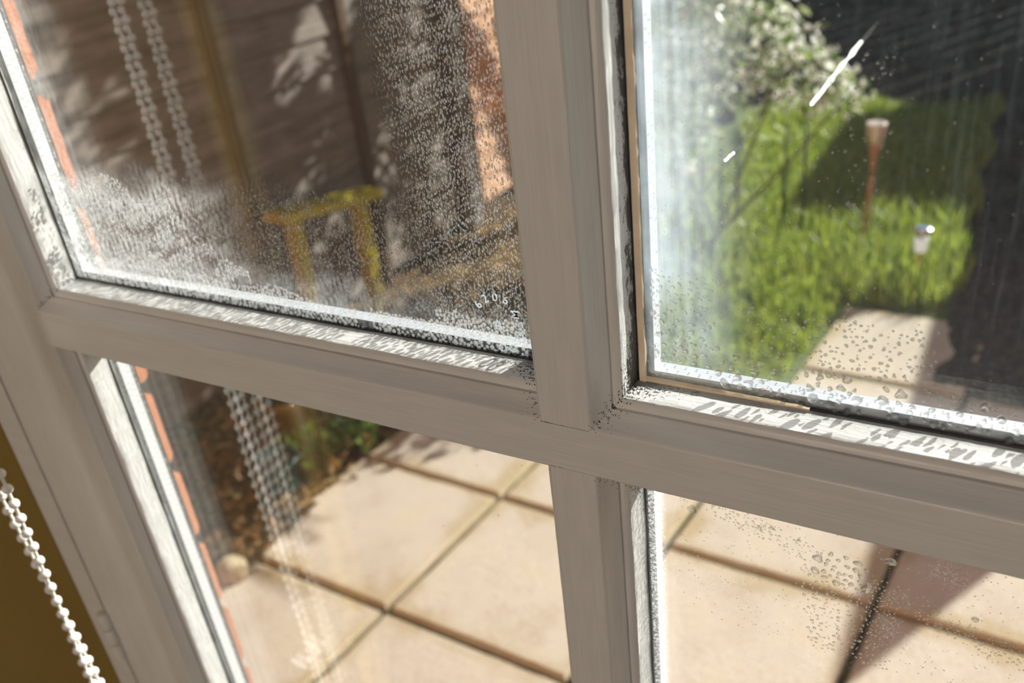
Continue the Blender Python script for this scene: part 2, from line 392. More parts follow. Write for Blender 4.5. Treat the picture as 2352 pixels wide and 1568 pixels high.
def sweep(mb, side, o, prof, profs_ends, anchor, sub=4.0, amp=0.10, vmode='len'):
    """side of an opening o=(x0,x1,z0,z1); profs_ends: lateral offsets at the two ends; anchor: which end has u=0"""
    x0, x1, z0, z1 = o
    if side in 'bt': L0, L1 = x0, x1
    else: L0, L1 = z0, z1
    n = max(1, int((L1-L0)/sub)); m = len(prof); V = []; U = []
    acc = [0.0]
    for i in range(1, m): acc.append(acc[-1]+math.dist(prof[i], prof[i-1]))
    for i, (a, d) in enumerate(prof):
        e0 = L0+profs_ends[0][i][0]; e1 = L1-profs_ends[1][i][0]
        for k in range(n+1):
            t = e0+(e1-e0)*k/n
            da = amp*noise.noise(Vector((t*0.05, i*0.35, hash(side) % 7+x0*0.01))) + 0.5*amp*noise.noise(Vector((t*0.21, i*0.5, 5.0)))
            if i == 0: da = 0
            aa = a+da
            if side == 'b': p = (t, d, z0+aa)
            elif side == 't': p = (t, d, z1-aa)
            elif side == 'l': p = (x0+aa, d, t)
            else: p = (x1-aa, d, t)
            V.append(Wm(*p))
            uu = (t-L0) if anchor == 0 else (L1-t)
            U.append((uu/1000, acc[i]/acc[-1] if vmode == 'frac' else acc[i]/1000))
    Fc = []
    for i in range(m-1):
        for k in range(n):
            q = (i*(n+1)+k, i*(n+1)+k+1, (i+1)*(n+1)+k+1, (i+1)*(n+1)+k)
            Fc.append(q if side in 'lt' else q[::-1])
    mb.add(V, Fc, U)
    return mb
door = empty('door_1', Wm(0, 0, -1150), label='cream painted glazed garden door with mouldy glazing bars', cat='door', kind='structure')
def dchild(o):                       # keep world-space vertices while parenting to the door
    o.parent = door; o.location = (-door.location[0], -door.location[1], -door.location[2]); return o
def dbuild(mb, name, mat, parent=None, ang=35):
    o = mb.build(name, mat)
    if ang: auto_smooth(o, ang)
    if parent is None: dchild(o)
    else: o.parent = parent
    return o
XA, XB, XC, XD = -308.5, 0.0, 20.0, 324.0         # arrises: stile | bar | bar | stile
XBl, XCl = 1.85, 20.67                            # the lower bar piece sits a little off
COLS = [(XA, XB), (XC, XD)]
ROWS = [(-1085, -785), (-765, -400), (-380, 0), (20, 400), (420, 785)]
SY = 3.0                                          # the left stile stands 3 mm back
def face(mb, x0, x1, z0, z1, y, alongx, anchor=0.0, step=6.0):
    """painted front face, uv along/across"""
    nx = max(1, int((x1-x0)/step)) if alongx else 1; nz = max(1, int((z1-z0)/step)) if not alongx else 1
    V = []; U = []; Fc = []
    for b in range(nz+1):
        for a in range(nx+1):
            x = x0+(x1-x0)*a/nx; z = z0+(z1-z0)*b/nz
            V.append(Wm(x, y, z)); U.append(((abs(x-anchor)/1000+.05, (z-z0)/1000) if alongx else (abs(z-anchor)/1000+.05, (x-x0)/1000)))
    for b in range(nz):
        for a in range(nx): k = b*(nx+1)+a; Fc.append((k, k+1, k+nx+2, k+nx+1))
    mb.add(V, Fc, U)
def core(mb, x0, x1, z0, z1, y0, y1):
    a = Wm(x0, y0, z0); b = Wm(x1, y1, z1); mb.box(a[0], b[0], a[1], b[1], a[2], b[2])
def S_off(prof): return [(a, d+SY) for a, d in prof]
GLASS = {}
def bars():
    # which opening sides each member owns
    ends = lambda ml, mr: (ml, mr)
    def side(mb_m, mb_b, c, r, s, detail):
        x0, x1 = COLS[c]; z0, z1 = ROWS[r]
        if r <= 2 and c == 0: x1 = XBl
        if r <= 2 and c == 1: x0 = XCl
        o = (x0, x1, z0, z1); sub = 4.0 if detail else 40.0
        pm = S_off(S_MOULD) if (s == 'l' and c == 0) else P_MOULD
        pb = S_off(S_BEAD) if (s == 'l' and c == 0) else P_BEAD
        lm, lb = (S_MOULD, S_BEAD) if c == 0 else (P_MOULD, P_BEAD)
        em, eb = ((lm, P_MOULD), (lb, P_BEAD)) if s in 'bt' else ((P_MOULD, P_MOULD), (P_BEAD, P_BEAD))
        if s in 'bt': anc = 1 if c == 0 else 0
        else: anc = 0 if r >= 3 else 1
        sweep(mb_m, s, o, pm, em, anc, sub)
        sweep(mb_m, s, o, P_OUT, (P_OUT, P_OUT), anc, 40.0, 0.0)
        sweep(mb_b, s, o, pb, eb, anc, sub*0.75, 0.22, 'frac')
    beads = []
    def member(name, sides, body, mat=None):
        m = MB(); mine = []
        body(m)
        for (c, r, s) in sides:
            b = MB(); det = r in (2, 3); side(m, b, c, r, s, det)
            lvl = 'clean'
            if (c, r, s) == (1, 3, 'l'): lvl = 'heavy'
            elif (c, r, s) in ((0, 3, 'b'), (1, 3, 'b')): lvl = 'mid'
            elif s == 'l' and c == 0: lvl = 'grey'
            elif (c, r, s) == (1, 2, 'l'): lvl = 'mid'
            mine.append((b, lvl, (c, r, s)))
        o = dbuild(m, name, mat or M_PAINT)
        beads.extend(q+(o,) for q in mine)
        return o
    # left stile
    def left(m):
        face(m, -378, XA, -1150, 850, SY, False); core(m, -378, XA, -1150, 850, SY+0.05, 44)
    member('left_stile', [(0, r, 'l') for r in range(5)], left, M_PAINTC)
    def right(m):
        face(m, XD, 393, -1150, 850, 0, False); core(m, XD, 393, -1150, 850, 0.05, 44)
    member('right_stile', [(1, r, 'r') for r in range(5)], right)
    def toprail(m):
        face(m, XA, XD, 785, 850, 0, True); core(m, XA, XD, 785, 850, 0.05, 44)
    member('top_rail', [(0, 4, 't'), (1, 4, 't')], toprail)
    def botrail(m):
        face(m, XA, XD, -1150, -1085, 0, True); core(m, XA, XD, -1150, -1085, 0.05, 44)
    member('bottom_rail', [(0, 0, 'b'), (1, 0, 'b')], botrail)
    for r in range(4):
        z0, z1 = ROWS[r][1], ROWS[r+1][0]
        def hb(m, z0=z0, z1=z1):
            face(m, XA, XD, z0, z1, 0, True, 10.0); core(m, XA, XD, z0+.3, z1-.3, 0.05, 44)
        o = member('horizontal_glazing_bar', [(0, r+1, 'b'), (1, r+1, 'b'), (0, r, 't'), (1, r, 't')], hb, M_PAINTC)
    for r in range(5):
        z0, z1 = ROWS[r]; xl, xr = (XBl, XCl) if r <= 2 else (XB, XC)
        def vb(m, z0=z0, z1=z1, xl=xl, xr=xr):
            face(m, xl, xr, z0+.28, z1-.28, 0.08, False, z0 if z0 > 0 else z1); core(m, xl+.2, xr-.2, z0, z1, 0.2, 44)
        member('vertical_glazing_bar', [(0, r, 'r'), (1, r, 'l')], vb, M_PAINTC)
    LAB = {(1, 3, 'l'): 'white glazing bead black with mould', (0, 3, 'b'): 'sunlit white bead with cracked paint', (1, 3, 'b'): 'sunlit white bead with black mould in the corner'}
    for b, lvl, key, own in beads:
        o = dbuild(b, 'glazing_bead', M_BEAD[lvl], own)
        if key in LAB: o['label'] = LAB[key]
bars()

# ---- sealed units: inner sheet, spacer, outer sheet
def ring(x0, x1, z0, z1, wdt, d0, d1, wl=None):
    """rectangular ring (four mitred box bars) set inwards of x0..x1,z0..z1 by wdt"""
    wl = wdt if wl is None else wl
    mb = MB(); outer = [(x0, z0), (x1, z0), (x1, z1), (x0, z1)]; inner = [(x0+wl, z0+wdt), (x1-wdt, z0+wdt), (x1-wdt, z1-wdt), (x0+wl, z1-wdt)]
    for k in range(4):
        a, b, c, d = outer[k], outer[(k+1) % 4], inner[(k+1) % 4], inner[k]
        L = math.dist(d, c)
        V = [Wm(a[0], d0, a[1]), Wm(b[0], d0, b[1]), Wm(c[0], d0, c[1]), Wm(d[0], d0, d[1]), Wm(a[0], d1, a[1]), Wm(b[0], d1, b[1]), Wm(c[0], d1, c[1]), Wm(d[0], d1, d[1])]
        dp = (d1-d0)/1000; wd = wdt/1000
        # room face
        mb.add([V[0], V[1], V[2], V[3]], [(0, 1, 2, 3)], [(0, -.005), (L/1000, -.005), (L/1000, -.0045), (0, -.0045)])
        # face looking into the opening
        mb.add([V[3], V[2], V[6], V[7]], [(0, 1, 2, 3)], [(0, 0), (L/1000, 0), (L/1000, dp), (0, dp)])
        mb.add([V[7], V[6], V[5], V[4]], [(0, 1, 2, 3)], [(0, -.005), (L/1000, -.005), (L/1000, -.0045), (0, -.0045)])
        mb.add([V[4], V[5], V[1], V[0]], [(0, 1, 2, 3)], [(0, -.005), (L/1000, -.005), (L/1000, -.0045), (0, -.0045)])
    return mb
D1, D2, D3, D4 = 26.0, 29.0, 36.0, 39.0
def sheet(x0, x1, z0, z1, d0, d1):
    mb = MB(); V = [Wm(x, d, z) for d in (d0, d1) for x, z in ((x0, z0), (x1, z0), (x1, z1), (x0, z1))]
    U = [(x/1000, z/1000) for d in (0, 1) for x, z in ((x0, z0), (x1, z0), (x1, z1), (x0, z1))]
    return mb.add(V, [(0, 1, 2, 3), (7, 6, 5, 4), (0, 4, 5, 1), (1, 5, 6, 2), (2, 6, 7, 3), (3, 7, 4, 0)], U)

def drops_tex(g, u, sc, stretch=0.6, thr=0.42):
    v = g.vor(g.scale(u, (1, stretch, 1)), sc); return g.ss(v[0], thr, thr-0.16)
def fog_ul(g, u, x, z):
    broad = g.noise(u, 22, 4); fine = g.noise(g.scale(u, (1, .35, 1)), 260, 4, 0.7)
    d1 = drops_tex(g, u, 620); d2 = drops_tex(g, u, 1000); 
    streak = g.noise(g.scale(u, (480, 110, 1)), 1.0, 4)
    wob = g.add(z, g.mul(g.add(broad, -0.5), 0.05))
    # bright frosted corner above the sill at the left
    a = g.mul(g.ss(wob, 0.094, 0.080), g.ss(x, -0.155, -0.225), g.ss(g.add(streak, g.mul(d1, 0.16), g.mul(g.ss(wob, 0.066, 0.09), 0.10)), 0.52, 0.66, 0.02, 0.30))
    # band along the bottom
    b = g.mul(g.ss(wob, 0.058, 0.040), g.ss(x, -0.02, -0.19, 0.10, 1), g.ss(fine, 0.42, 0.62, 0.0, 0.14))
    # fine mist over the lower half and up the right hand side
    c = g.mul(g.ss(wob, 0.105, 0.075), d2, g.ss(broad, 0.3, 0.6, 0.0, 0.045))
    r = g.mul(g.ss(g.add(x, g.mul(g.add(broad, -0.5), 0.03)), -0.075, -0.05), g.ss(x, -0.008, -0.02), d2, 0.11)
    e = g.mul(g.ss(x, -0.262, -0.275), g.ss(fine, 0.3, 0.7, 0.0, 0.13))
    return g.math('MINIMUM', g.add(a, b, c, r, e, 0.004), 0.8)
def fog_ur(g, u, x, z):
    broad = g.noise(u, 30, 4); streak = g.noise(g.scale(u, (420, 14, 1)), 1.0, 3)
    fine = g.noise(g.scale(u, (1, .5, 1)), 420, 3, 0.6)
    a = g.mul(g.ss(g.add(x, g.mul(g.add(broad, -0.5), 0.022)), 0.075, 0.034), g.ss(z, 0.03, 0.05), g.ss(g.add(g.mul(streak, 0.35), g.mul(broad, 0.75)), 0.38, 0.75, 0.05, 0.42))
    b = g.mul(g.ss(x, 0.075, 0.045), g.ss(z, 0.07, 0.045), drops_tex(g, u, 900, 0.8), 0.06)
    c = g.mul(g.ss(x, 0.085, 0.12), g.ss(z, 0.045, 0.09), g.ss(streak, 0.45, 0.8, 0.0, 0.010))
    return g.math('MINIMUM', g.add(a, b, c, g.mul(fine, 0.012)), 0.7)
def fog_ll(g, u, x, z):
    e = g.mul(g.ss(x, -0.283, -0.293), g.ss(g.noise(u, 700, 3), 0.4, 0.6, 0.0, 0.16))
    return g.add(e, g.mul(g.ss(g.noise(g.scale(u, (60, 6, 1)), 1.0, 3), 0.55, 0.8), 0.02), 0.003)
def fog_lr(g, u, x, z):
    fine = g.noise(u, 800, 4, 0.7)
    a = g.mul(g.ss(x, 0.0385, 0.034), g.ss(fine, 0.42, 0.6, 0.05, 0.6))
    d = drops_tex(g, u, 1100, 0.8); n = g.noise(u, 38, 3)
    return g.add(a, g.mul(d, g.ss(n, 0.52, 0.66), 0.05), 0.003)
M_PANE = pane_mat('clear_glass')
PM = {(0, 3): pane_mat('misted_glass', fog_ul), (1, 3): pane_mat('hazed_glass', fog_ur, film=(0.72, 0.84, 0.95)), (0, 2): pane_mat('smeared_glass', fog_ll), (1, 2): pane_mat('spotted_glass', fog_lr)}
for c in range(2):
    for r in range(5):
        x0, x1 = COLS[c]; z0, z1 = ROWS[r]
        if r <= 2: x0, x1 = (x0, XBl) if c == 0 else (XCl, x1)
        g = dbuild(sheet(x0+3, x1-3, z0+3, z1-3, D1, D2), 'glass_pane', PM.get((c, r), M_PANE), ang=0)
        if (c, r) in PM: g['label'] = {(0, 3): 'misted inner pane with condensation', (1, 3): 'inner pane hazed along its left edge', (0, 2): 'clear lower pane', (1, 2): 'lower pane spotted with water'}[(c, r)]
        GLASS[(c, r)] = g
        dbuild(sheet(x0+3, x1-3, z0+3, z1-3, D3, D4), 'outer_glass_pane', M_PANE, g, ang=0)
        wl = {0: 9.6, 1: 15.0}[c]
        if r <= 2 and c == 1: wl = 12.2
        dbuild(ring(x0+3, x1-3, z0+3, z1-3, 9.5, D2+.1, D3-.1, wl-3), 'spacer_bar', M_SPACER_SHADE if c == 0 else M_SPACER, g, ang=0)
        dbuild(ring(x0+3, x1-3, z0+3, z1-3, 7.0, D1-.7, D1-.05, 6.8 if c else 5.6), 'gasket', M_GASKET, g, ang=0)
# stained sealant tape along the upper right pane, bar side and corner
mb = MB(); pts = []
for k in range(200):
    z = 29+k*1.9; wv = 0.5*noise.noise(Vector((z*.08, 0, 0)))+0.3*noise.noise(Vector((z*.3, 4, 0)))
    pts.append((30.3+.3*wv, 32.8+wv, z))
V = []; Fc = []
for (a, b, z) in pts: V += [Wm(a, 25.2, z), Wm(b, 24.9, z), Wm(b+.3, 25.9, z)]
for k in range(len(pts)-1):
    for j in range(2): q = k*3+j; Fc.append((q, q+1, q+4, q+3))
mb.add(V, Fc); dbuild(mb, 'sealant_strip', M_TAPE, ang=60)['label'] = 'stained tan sealant strip'
mb = MB(); V = []; Fc = []
for k in range(60):
    x = 31+k*1.05; hgt = 1.1*(1-k/60)**.6+.25*noise.noise(Vector((x*.3, 0, 3)))
    V += [Wm(x, 25.2, 29.6), Wm(x, 24.8, 30.4+hgt*.5), Wm(x, 25.9, 30.6+hgt)]
for k in range(59):
    for j in range(2): q = k*3+j; Fc.append((q, q+1, q+4, q+3))
mb.add(V, [f[::-1] for f in Fc]); dbuild(mb, 'sealant_strip', M_TAPE, ang=60)
# safety mark etched in the corner of the upper left pane
M_ETCH = G('etched_mark'); _df = M_ETCH.n('BsdfTranslucent'); M_ETCH.put(_df.inputs[0], (0.8, 0.86, 0.92)); _d2 = M_ETCH.n('BsdfDiffuse'); M_ETCH.put(_d2.inputs[0], (0.8, 0.86, 0.92)); M_ETCH = M_ETCH.end(M_ETCH.mixs(0.5, _df.outputs[0], _d2.outputs[0]))
def etched(chars):
    dg = bpy.context.evaluated_depsgraph_get(); mb = MB()
    for ch, x, z, rot, size in chars:
        cu = bpy.data.curves.new('glyph', 'FONT'); cu.body = ch; cu.size = size; cu.align_x = 'CENTER'; cu.align_y = 'CENTER'; cu.extrude = 0.02; cu.offset = 0.05; cu.resolution_u = 3
        o = bpy.data.objects.new('glyph', cu); COL.objects.link(o); bpy.context.view_layer.update()
        me = bpy.data.meshes.new_from_object(o.evaluated_get(bpy.context.evaluated_depsgraph_get()))
        ca, sa = math.cos(rot), math.sin(rot)
        V = [Wm(x+v.co.x*ca-v.co.y*sa, D1-.12-v.co.z*2, z+v.co.x*sa+v.co.y*ca) for v in me.vertices]
        mb.add(V, [tuple(p.vertices) for p in me.polygons])
        bpy.data.objects.remove(o); bpy.data.curves.remove(cu); bpy.data.meshes.remove(me)
    return mb
cc = at(1148, 742, D1/1000); cx, cz = cc[0]*1000, (cc[2]-ZB)*1000
chars = []
for k, ch in enumerate('6206'):
    a = math.radians(142-k*24); chars.append((ch, cx+11.5*math.cos(a), cz+11.5*math.sin(a), a-math.pi/2, 5.2))
for k, ch in enumerate('MED'):
    a = math.radians(8-k*24+24); chars.append((ch, cx+11.5*math.cos(a)*.8, cz-1+11.5*math.sin(a), math.radians(90), 5.0))
chars.append(('A', cx-1, cz-1, 0.1, 6.5))
for k, ch in enumerate('OG'): chars.append((ch, cx+0+k*4.6, cz-11.5+k*.4, 0.1, 5.0))
mk = etched(chars).build('safety_mark', M_ETCH); mk.parent = GLASS[(0, 3)]

# door frame with painted hinge
mb = MB()
for (x0, x1, z0, z1) in ((-406, -380, -1180, 880), (394, 420, -1180, 880), (-380, 394, 852, 880), (-380, 394, -1180, -1152)):
    a = Wm(x0, 3, z0); b = Wm(x1, 60, z1); mb.box(a[0], b[0], a[1], b[1], a[2], b[2], 0.0015)
fr = tag(mb.build('trim_1', M_PAINT), 'cream painted frame around the glazed door', 'door frame', kind='structure')
mb = MB(); a = Wm(-380.5, 20, -1180); b = Wm(-377.5, 30, 880); mb.box(a[0], b[0], a[1], b[1], a[2], b[2]); mb.build('shadow_gap', M_DARK, fr)
hz = -258
mb = MB()
for k in range(3):
    zz = hz-22+k*15.5; mb.lathe(Wm(-381, 1.0, zz), [(.0020, 0), (.0042, .0006), (.0046, .0015), (.0046, .0132), (.0042, .0142), (.0020, .0148)], 16)
hg = auto_smooth(mb.build('hinge', M_PAINT, fr), 40); hg['label'] = 'hinge knuckles thick with old paint'

# ================================================================ WATER ON THE GLASS
def water_mat(name, clear, glint):
    # refracting drop; part of the light goes straight through, white is mixed in for sun glints
    g = G(name); b = g.n('BsdfGlass'); g.put(b.inputs['IOR'], 1.33); g.put(b.inputs['Roughness'], 0.0); g.put(b.inputs[0], (1, 1, 1))
    t = g.n('BsdfTransparent'); sh = g.mixs(clear, b.outputs[0], t.outputs[0])
    if glint:
        tl = g.n('BsdfTranslucent'); g.put(tl.inputs[0], (.92, .94, .96)); df = g.n('BsdfDiffuse'); g.put(df.inputs[0], (.92, .94, .96))
        sh = g.mixs(glint, sh, g.mixs(.35, tl.outputs[0], df.outputs[0]))
    return g.end(sh)
M_WATER = water_mat('water', 0.58, 0.0); M_BEADS = water_mat('water_beads', 0.66, 0.16); M_GLINT = water_mat('glint_water', 0.5, 0.34)
def scatter(n_try, x0, x1, z0, z1, rfun, pack=0.95):
    cell = {}; out = []; cs = 2.0
    for _ in range(n_try):
        x = random.uniform(x0, x1); z = random.uniform(z0, z1); r = rfun(x, z)
        if r is None or r <= 0: continue
        ci, cj = int(x//cs), int(z//cs); ok = True
        for a in range(ci-2, ci+3):
            for b in range(cj-2, cj+3):
                for (px, pz, pr) in cell.get((a, b), ()):
                    if (px-x)**2+(pz-z)**2 < ((pr+r)*pack)**2: ok = False; break
                if not ok: break
            if not ok: break
        if ok: cell.setdefault((ci, cj), []).append((x, z, r)); out.append((x, z, r))
    return out
def droplet_mesh(drops, seg=9, rough=0.12, high=0.42, stretch=1.25, depth=D1-.015):
    V = []; Fc = []
    for (x, z, r) in drops:
        k0 = len(V); ph = random.uniform(0, 6.28); e = random.uniform(1.0, stretch); h = r*high*random.uniform(.8, 1.2); tail = random.uniform(0, .25)
        w1, w2 = random.uniform(-rough, rough), random.uniform(-rough, rough); tl = random.uniform(-.25, .25)
        for lv, (f, hh) in enumerate(((1.0, 0.0), (0.93, 0.35), (0.72, 0.72), (0.38, 0.95))):
            for s in range(seg):
                a = 2*math.pi*s/seg; rr = r*f*(1+w1*math.cos(2*a+ph)+w2*math.cos(3*a+ph*2))
                dx = rr*math.cos(a); dz = rr*e*math.sin(a)
                dx *= 1-tail*(math.sin(a) if lv == 0 else math.sin(a))*.6
                V.append(Wm(x+dx+dz*tl*.3, depth-hh*h, z+dz-hh*h*.25))
        V.append(Wm(x, depth-h, z-h*.25)); ap = len(V)-1
        for lv in range(3):
            for s in range(seg): Fc.append((k0+lv*seg+s, k0+lv*seg+(s+1) % seg, k0+(lv+1)*seg+(s+1) % seg, k0+(lv+1)*seg+s))
        for s in range(seg): Fc.append((k0+3*seg+s, k0+3*seg+(s+1) % seg, ap))
        Fc.append(tuple(k0+s for s in range(seg))[::-1])
    return V, Fc
def water(name, drops, label, mat=None, **kw):
    V, Fc = droplet_mesh(drops, **kw); o = mesh(name, V, Fc, mat or M_WATER, smooth=True)
    return tag(o, label, 'condensation', kind='stuff')
N = lambda x, z, f, s=0.0: noise.noise(Vector((x*f, z*f, s)))
# upper left pane: packed beads along the bottom, fine drops higher up and along the right
def r_ul(x, z):
    top = 40+6*N(x, 0, .03, 2)+(5 if x > -60 else 0)+max(0, (-x-120)*.06)
    gap = N(x, 0, .055, 9)
    if z < top:
        if gap < -.38 and z > 30: return None
        return random.uniform(.6, 1.2)*(1.1 if z < 36 else .9)
    if x > -7-.02*z and z < 95: return random.uniform(.6, 1.1)
    return None
d1 = scatter(26000, -298, -8.5, 29.5, 60, r_ul, .93)
def r_ul2(x, z):
    right = x+60+14*N(x, z, .03, 4)
    if right > 0 and x < -14: return random.uniform(.28, .62) if random.random() < .95 else random.uniform(.6, .9)
    if z < 92+10*N(x, 0, .04, 7): return random.uniform(.28, .55) if random.random() < .96 else random.uniform(.6, .95)
    return None
d2 = scatter(15000, -290, -12, 44, 175, r_ul2, 1.0)
d3 = scatter(2600, -17, -7, 60, 180, lambda x, z: random.uniform(.4, 1.3) if random.random() < .07 else None, 1.3)
water('condensation', d1, 'round beads of condensation crowded along the bottom of the misted pane', mat=M_BEADS)
def r_bl(x, z):
    t = 90+8*N(x, 0, .05, 5)-max(0, x+235)*.55
    if z > t or N(x, z, .09, 8) < -.30+(.36 if z < 68 else 0): return None
    return random.uniform(.34, .72)
d4 = scatter(9000, -298, -165, 38, 100, r_bl, 1.12)
water('condensation', d4, 'streaky drops whitened for sun glints in the lower left corner of the misted pane', mat=M_GLINT, seg=7, stretch=2.6, high=.5)
water('condensation', d2+d3, 'fine elongated drops misting the right side of the misted pane', seg=7, stretch=2.0, high=.5)
# upper right pane
def blob(px, py, rad, Y=D1/1000):
    c = at(px, py, Y); return c[0]*1000, (c[2]-ZB)*1000, rad
def r_ur(x, z):
    if x < 62 and 40 < z < 76 and N(x, z, .08, 3) > -.25: return random.uniform(.5, 1.5)*(1.0 if z < 62 else .6)
    lim = 46-0.02*(x-60)
    if x >= 60 and z < lim and N(x, z, .05, 1) > -.35: return random.uniform(.5, 1.0) if random.random() < .45 else random.uniform(1.0, 2.1)
    return None
d = scatter(2600, 36, 200, 31, 78, r_ur, 1.12)
d += scatter(1500, 36, 150, 60, 190, lambda x, z: random.uniform(.12, .34) if random.random() < (.5 if x < 95 else .2) else None, 1.5)
d += scatter(500, 60, 110, 60, 150, lambda x, z: random.uniform(.18, .55) if N(x, z, .06, 6) > 0 else None, 1.6)
d += scatter(420, 70, 130, 44, 66, lambda x, z: random.uniform(.3, .8), 1.3)
water('condensation', d, 'irregular water drops in the lower part of the hazed right pane', seg=12, rough=.30, high=.34, stretch=1.1)
# lower panes
d = scatter(60, -10, -4, -38, -12, lambda x, z: random.uniform(.5, .95), 1.2)+scatter(40, -250, -20, -230, -20, lambda x, z: random.uniform(.2, .4), 3)
water('condensation', d, 'small cluster of drops in the top right corner of the clear lower pane', rough=.2, high=.3)
cx1, cz1, _ = blob(1930, 1310, 0); cx2, cz2, _ = blob(1960, 1390, 0)
def r_lr(x, z):
    q = ((x-cx1)/11)**2+((z-cz1)/8)**2
    if q < 1: return random.uniform(.7, 1.2) if random.random() < .5 else random.uniform(1.2, 2.5)
    band = abs((z-cz1)+0.33*(x-cx1)-.0)
    if band < 5+3*N(x, z, .1, 2) and x > 58: return random.uniform(.2, .6)
    if abs(x-cx1+3+.12*(z-cz1)) < 12 and z < cz1: return random.uniform(.25, .8) if random.random() < .55 else None
    if abs(x-cx1-13) < 8 and z < cz1: return random.uniform(.2, .6)
    return random.uniform(.15, .35) if random.random() < .10 else None
d = scatter(6500, 44, 190, -85, -14, r_lr, 1.08)
for (px, py, r) in ((1590, 1168, 2.0), (2045, 1290, 2.0), (1835, 1240, .9), (1990, 1350, 2.4), (2240, 1422, 1.3), (1745, 1212, 1.0), (1772, 1212, 1.0)): d.append(blob(px, py, r))
water('condensation', d, 'drops and trickles scattered over the lower right pane', seg=11, rough=.25, high=.26, stretch=1.1)
# one drop hanging under the left bar
hd = Wm(*[v*1000 if i < 2 else (v-ZB)*1000 for i, v in enumerate(at(669, 927, -0.0005))])
mb = MB(); mb.lathe((0, 0, 0), [(.0003, .0012), (.0011, .0004), (.0013, -.0006), (.0010, -.0016), (.0003, -.0021)], 14)
hb_ = at(667, 922, 0.0008); o = mb.build('hanging_drop', M_WATER, smooth=True); o.location = (hb_[0], 0.0012, ZB-.0012); tag(o, 'single water drop hanging under the left glazing bar', 'water drop')
# scratch-like white smear on the upper right pane (a dried trickle)
_g = G('dried_white_residue'); _a = _g.n('BsdfTranslucent'); _g.put(_a.inputs[0], (.9, .92, .95)); _b = _g.n('BsdfDiffuse'); _g.put(_b.inputs[0], (.9, .92, .95)); M_SMEAR = _g.end(_g.mixs(0.3, _a.outputs[0], _b.outputs[0]))
def smear(p0, p1, wdt, label, n=40):
    a = np.array(blob(*p0, 0)[:2]); b = np.array(blob(*p1, 0)[:2]); t = (b-a)/np.linalg.norm(b-a); nn = np.array([-t[1], t[0]]); V = []; Fc = []
    for k in range(n+1):
        s = k/n; p = a+(b-a)*s; ww = wdt*(.75+.5*noise.noise(Vector((s*9, 0, p0[0]))))*(1 if 0 < k < n else .5); off = .25*noise.noise(Vector((s*7, 3, 0)))
        for q in (-1, -.4, .4, 1): pp = p+nn*(q*ww+off); V.append(Wm(pp[0], D1-.05-(.25 if abs(q) < .5 else 0), pp[1]))
    for k in range(n):
        for q in range(3): i = k*4+q; Fc.append((i, i+4, i+5, i+1))
    o = mesh('water_streak', V, Fc, M_SMEAR, smooth=True); return tag(o, label, 'streak')
smear((1862, 242), (1981, 92), .85, 'long white slanting streak high on the right pane')
smear((1664, 370), (1688, 348), .7, 'short white streak near the left edge of the right pane', 12)

# ================================================================ BLIND CHAIN
M_CHAIN = plain('white_chain_plastic', (0.88, 0.85, 0.82), 0.35, 0, 0.03, 50)
CXm, CYm = -307.0, -54.0
chain = empty('blind_chain', Wm(CXm, CYm, -430), label='white beaded blind chain hanging beside the mustard wall', cat='blind chain')
def bead_mesh(r):
    bm = bmesh.new(); bmesh.ops.create_uvsphere(bm, u_segments=16, v_segments=10, radius=r); me = bpy.data.meshes.new('bead'); bm.to_mesh(me); bm.free()
    me.materials.append(M_CHAIN); me.polygons.foreach_set('use_smooth', np.ones(len(me.polygons), dtype=bool)); return me
BM = bead_mesh(.0029); P10 = 10.0
def strand(k, z):                       # two strands twist slowly round each other
    q = min(1, max(0, (z+60)/80)); ph = (z*0.011*(1-q))+1.1*(1-q)+.55*q+k*math.pi; rr = 3.2-1.1*q
    return (rr*math.cos(ph), rr*.8*math.sin(ph))
bead_pts = []; cord = [[], []]
for k in range(2):
    z = -420.0+k*5
    while z < 760:
        dx, dy = strand(k, z); bead_pts.append((CXm+dx, CYm+dy, z)); z += P10
    for q in range(0, 120): zz = -420+q*10; dx, dy = strand(k, zz); cord[k].append((CXm+dx, CYm+dy, zz))
bot = [(CXm+3.6*math.cos(a), CYm+3*math.cos(a), -420-6*math.sin(a)) for a in np.linspace(.2, math.pi-.2, 7)]
rg = at(688, 1523, 0.106); rgx, rgz = rg[0]*1000, (rg[2]-ZB)*1000
ringp = [(rgx+6.5*math.cos(a)-.0, CYm+2*math.sin(a), rgz+6.0*math.sin(a)) for a in np.linspace(0, 2*math.pi, 25)]
mb = MB()
for pts in (cord[0], cord[1], bot, ringp): mb.tube([tuple(np.array(Wm(*p))-np.array(chain.location)) for p in pts], .0009, 6)
mb.build('cord', M_CHAIN, chain, smooth=True)
inview = sorted(bead_pts+bot[1:-1:2], key=lambda p: p[2])
near = [p for p in inview if -440 < p[2] < 70][:100]; rest = [p for p in inview if p not in near]
for p in near:
    o = bpy.data.objects.new('bead', BM); COL.objects.link(o); o.parent = chain; o.location = tuple(np.array(Wm(*p))-np.array(chain.location))
bv = [v.co[:] for v in BM.vertices]; bf = [tuple(f.vertices) for f in BM.polygons]; mb = MB()
for p in rest: c = np.array(Wm(*p))-np.array(chain.location); mb.add([tuple(np.array(v)+c) for v in bv], bf)
tag(mb.build('bead_run', M_CHAIN, chain, smooth=True), kind='stuff')
mb = MB()
for p in ringp[:-1:2]: c = np.array(Wm(*p))-np.array(chain.location); mb.add([tuple(np.array(v)*.6+c) for v in bv], bf)
mb.build('loop_beads', M_CHAIN, chain, smooth=True)

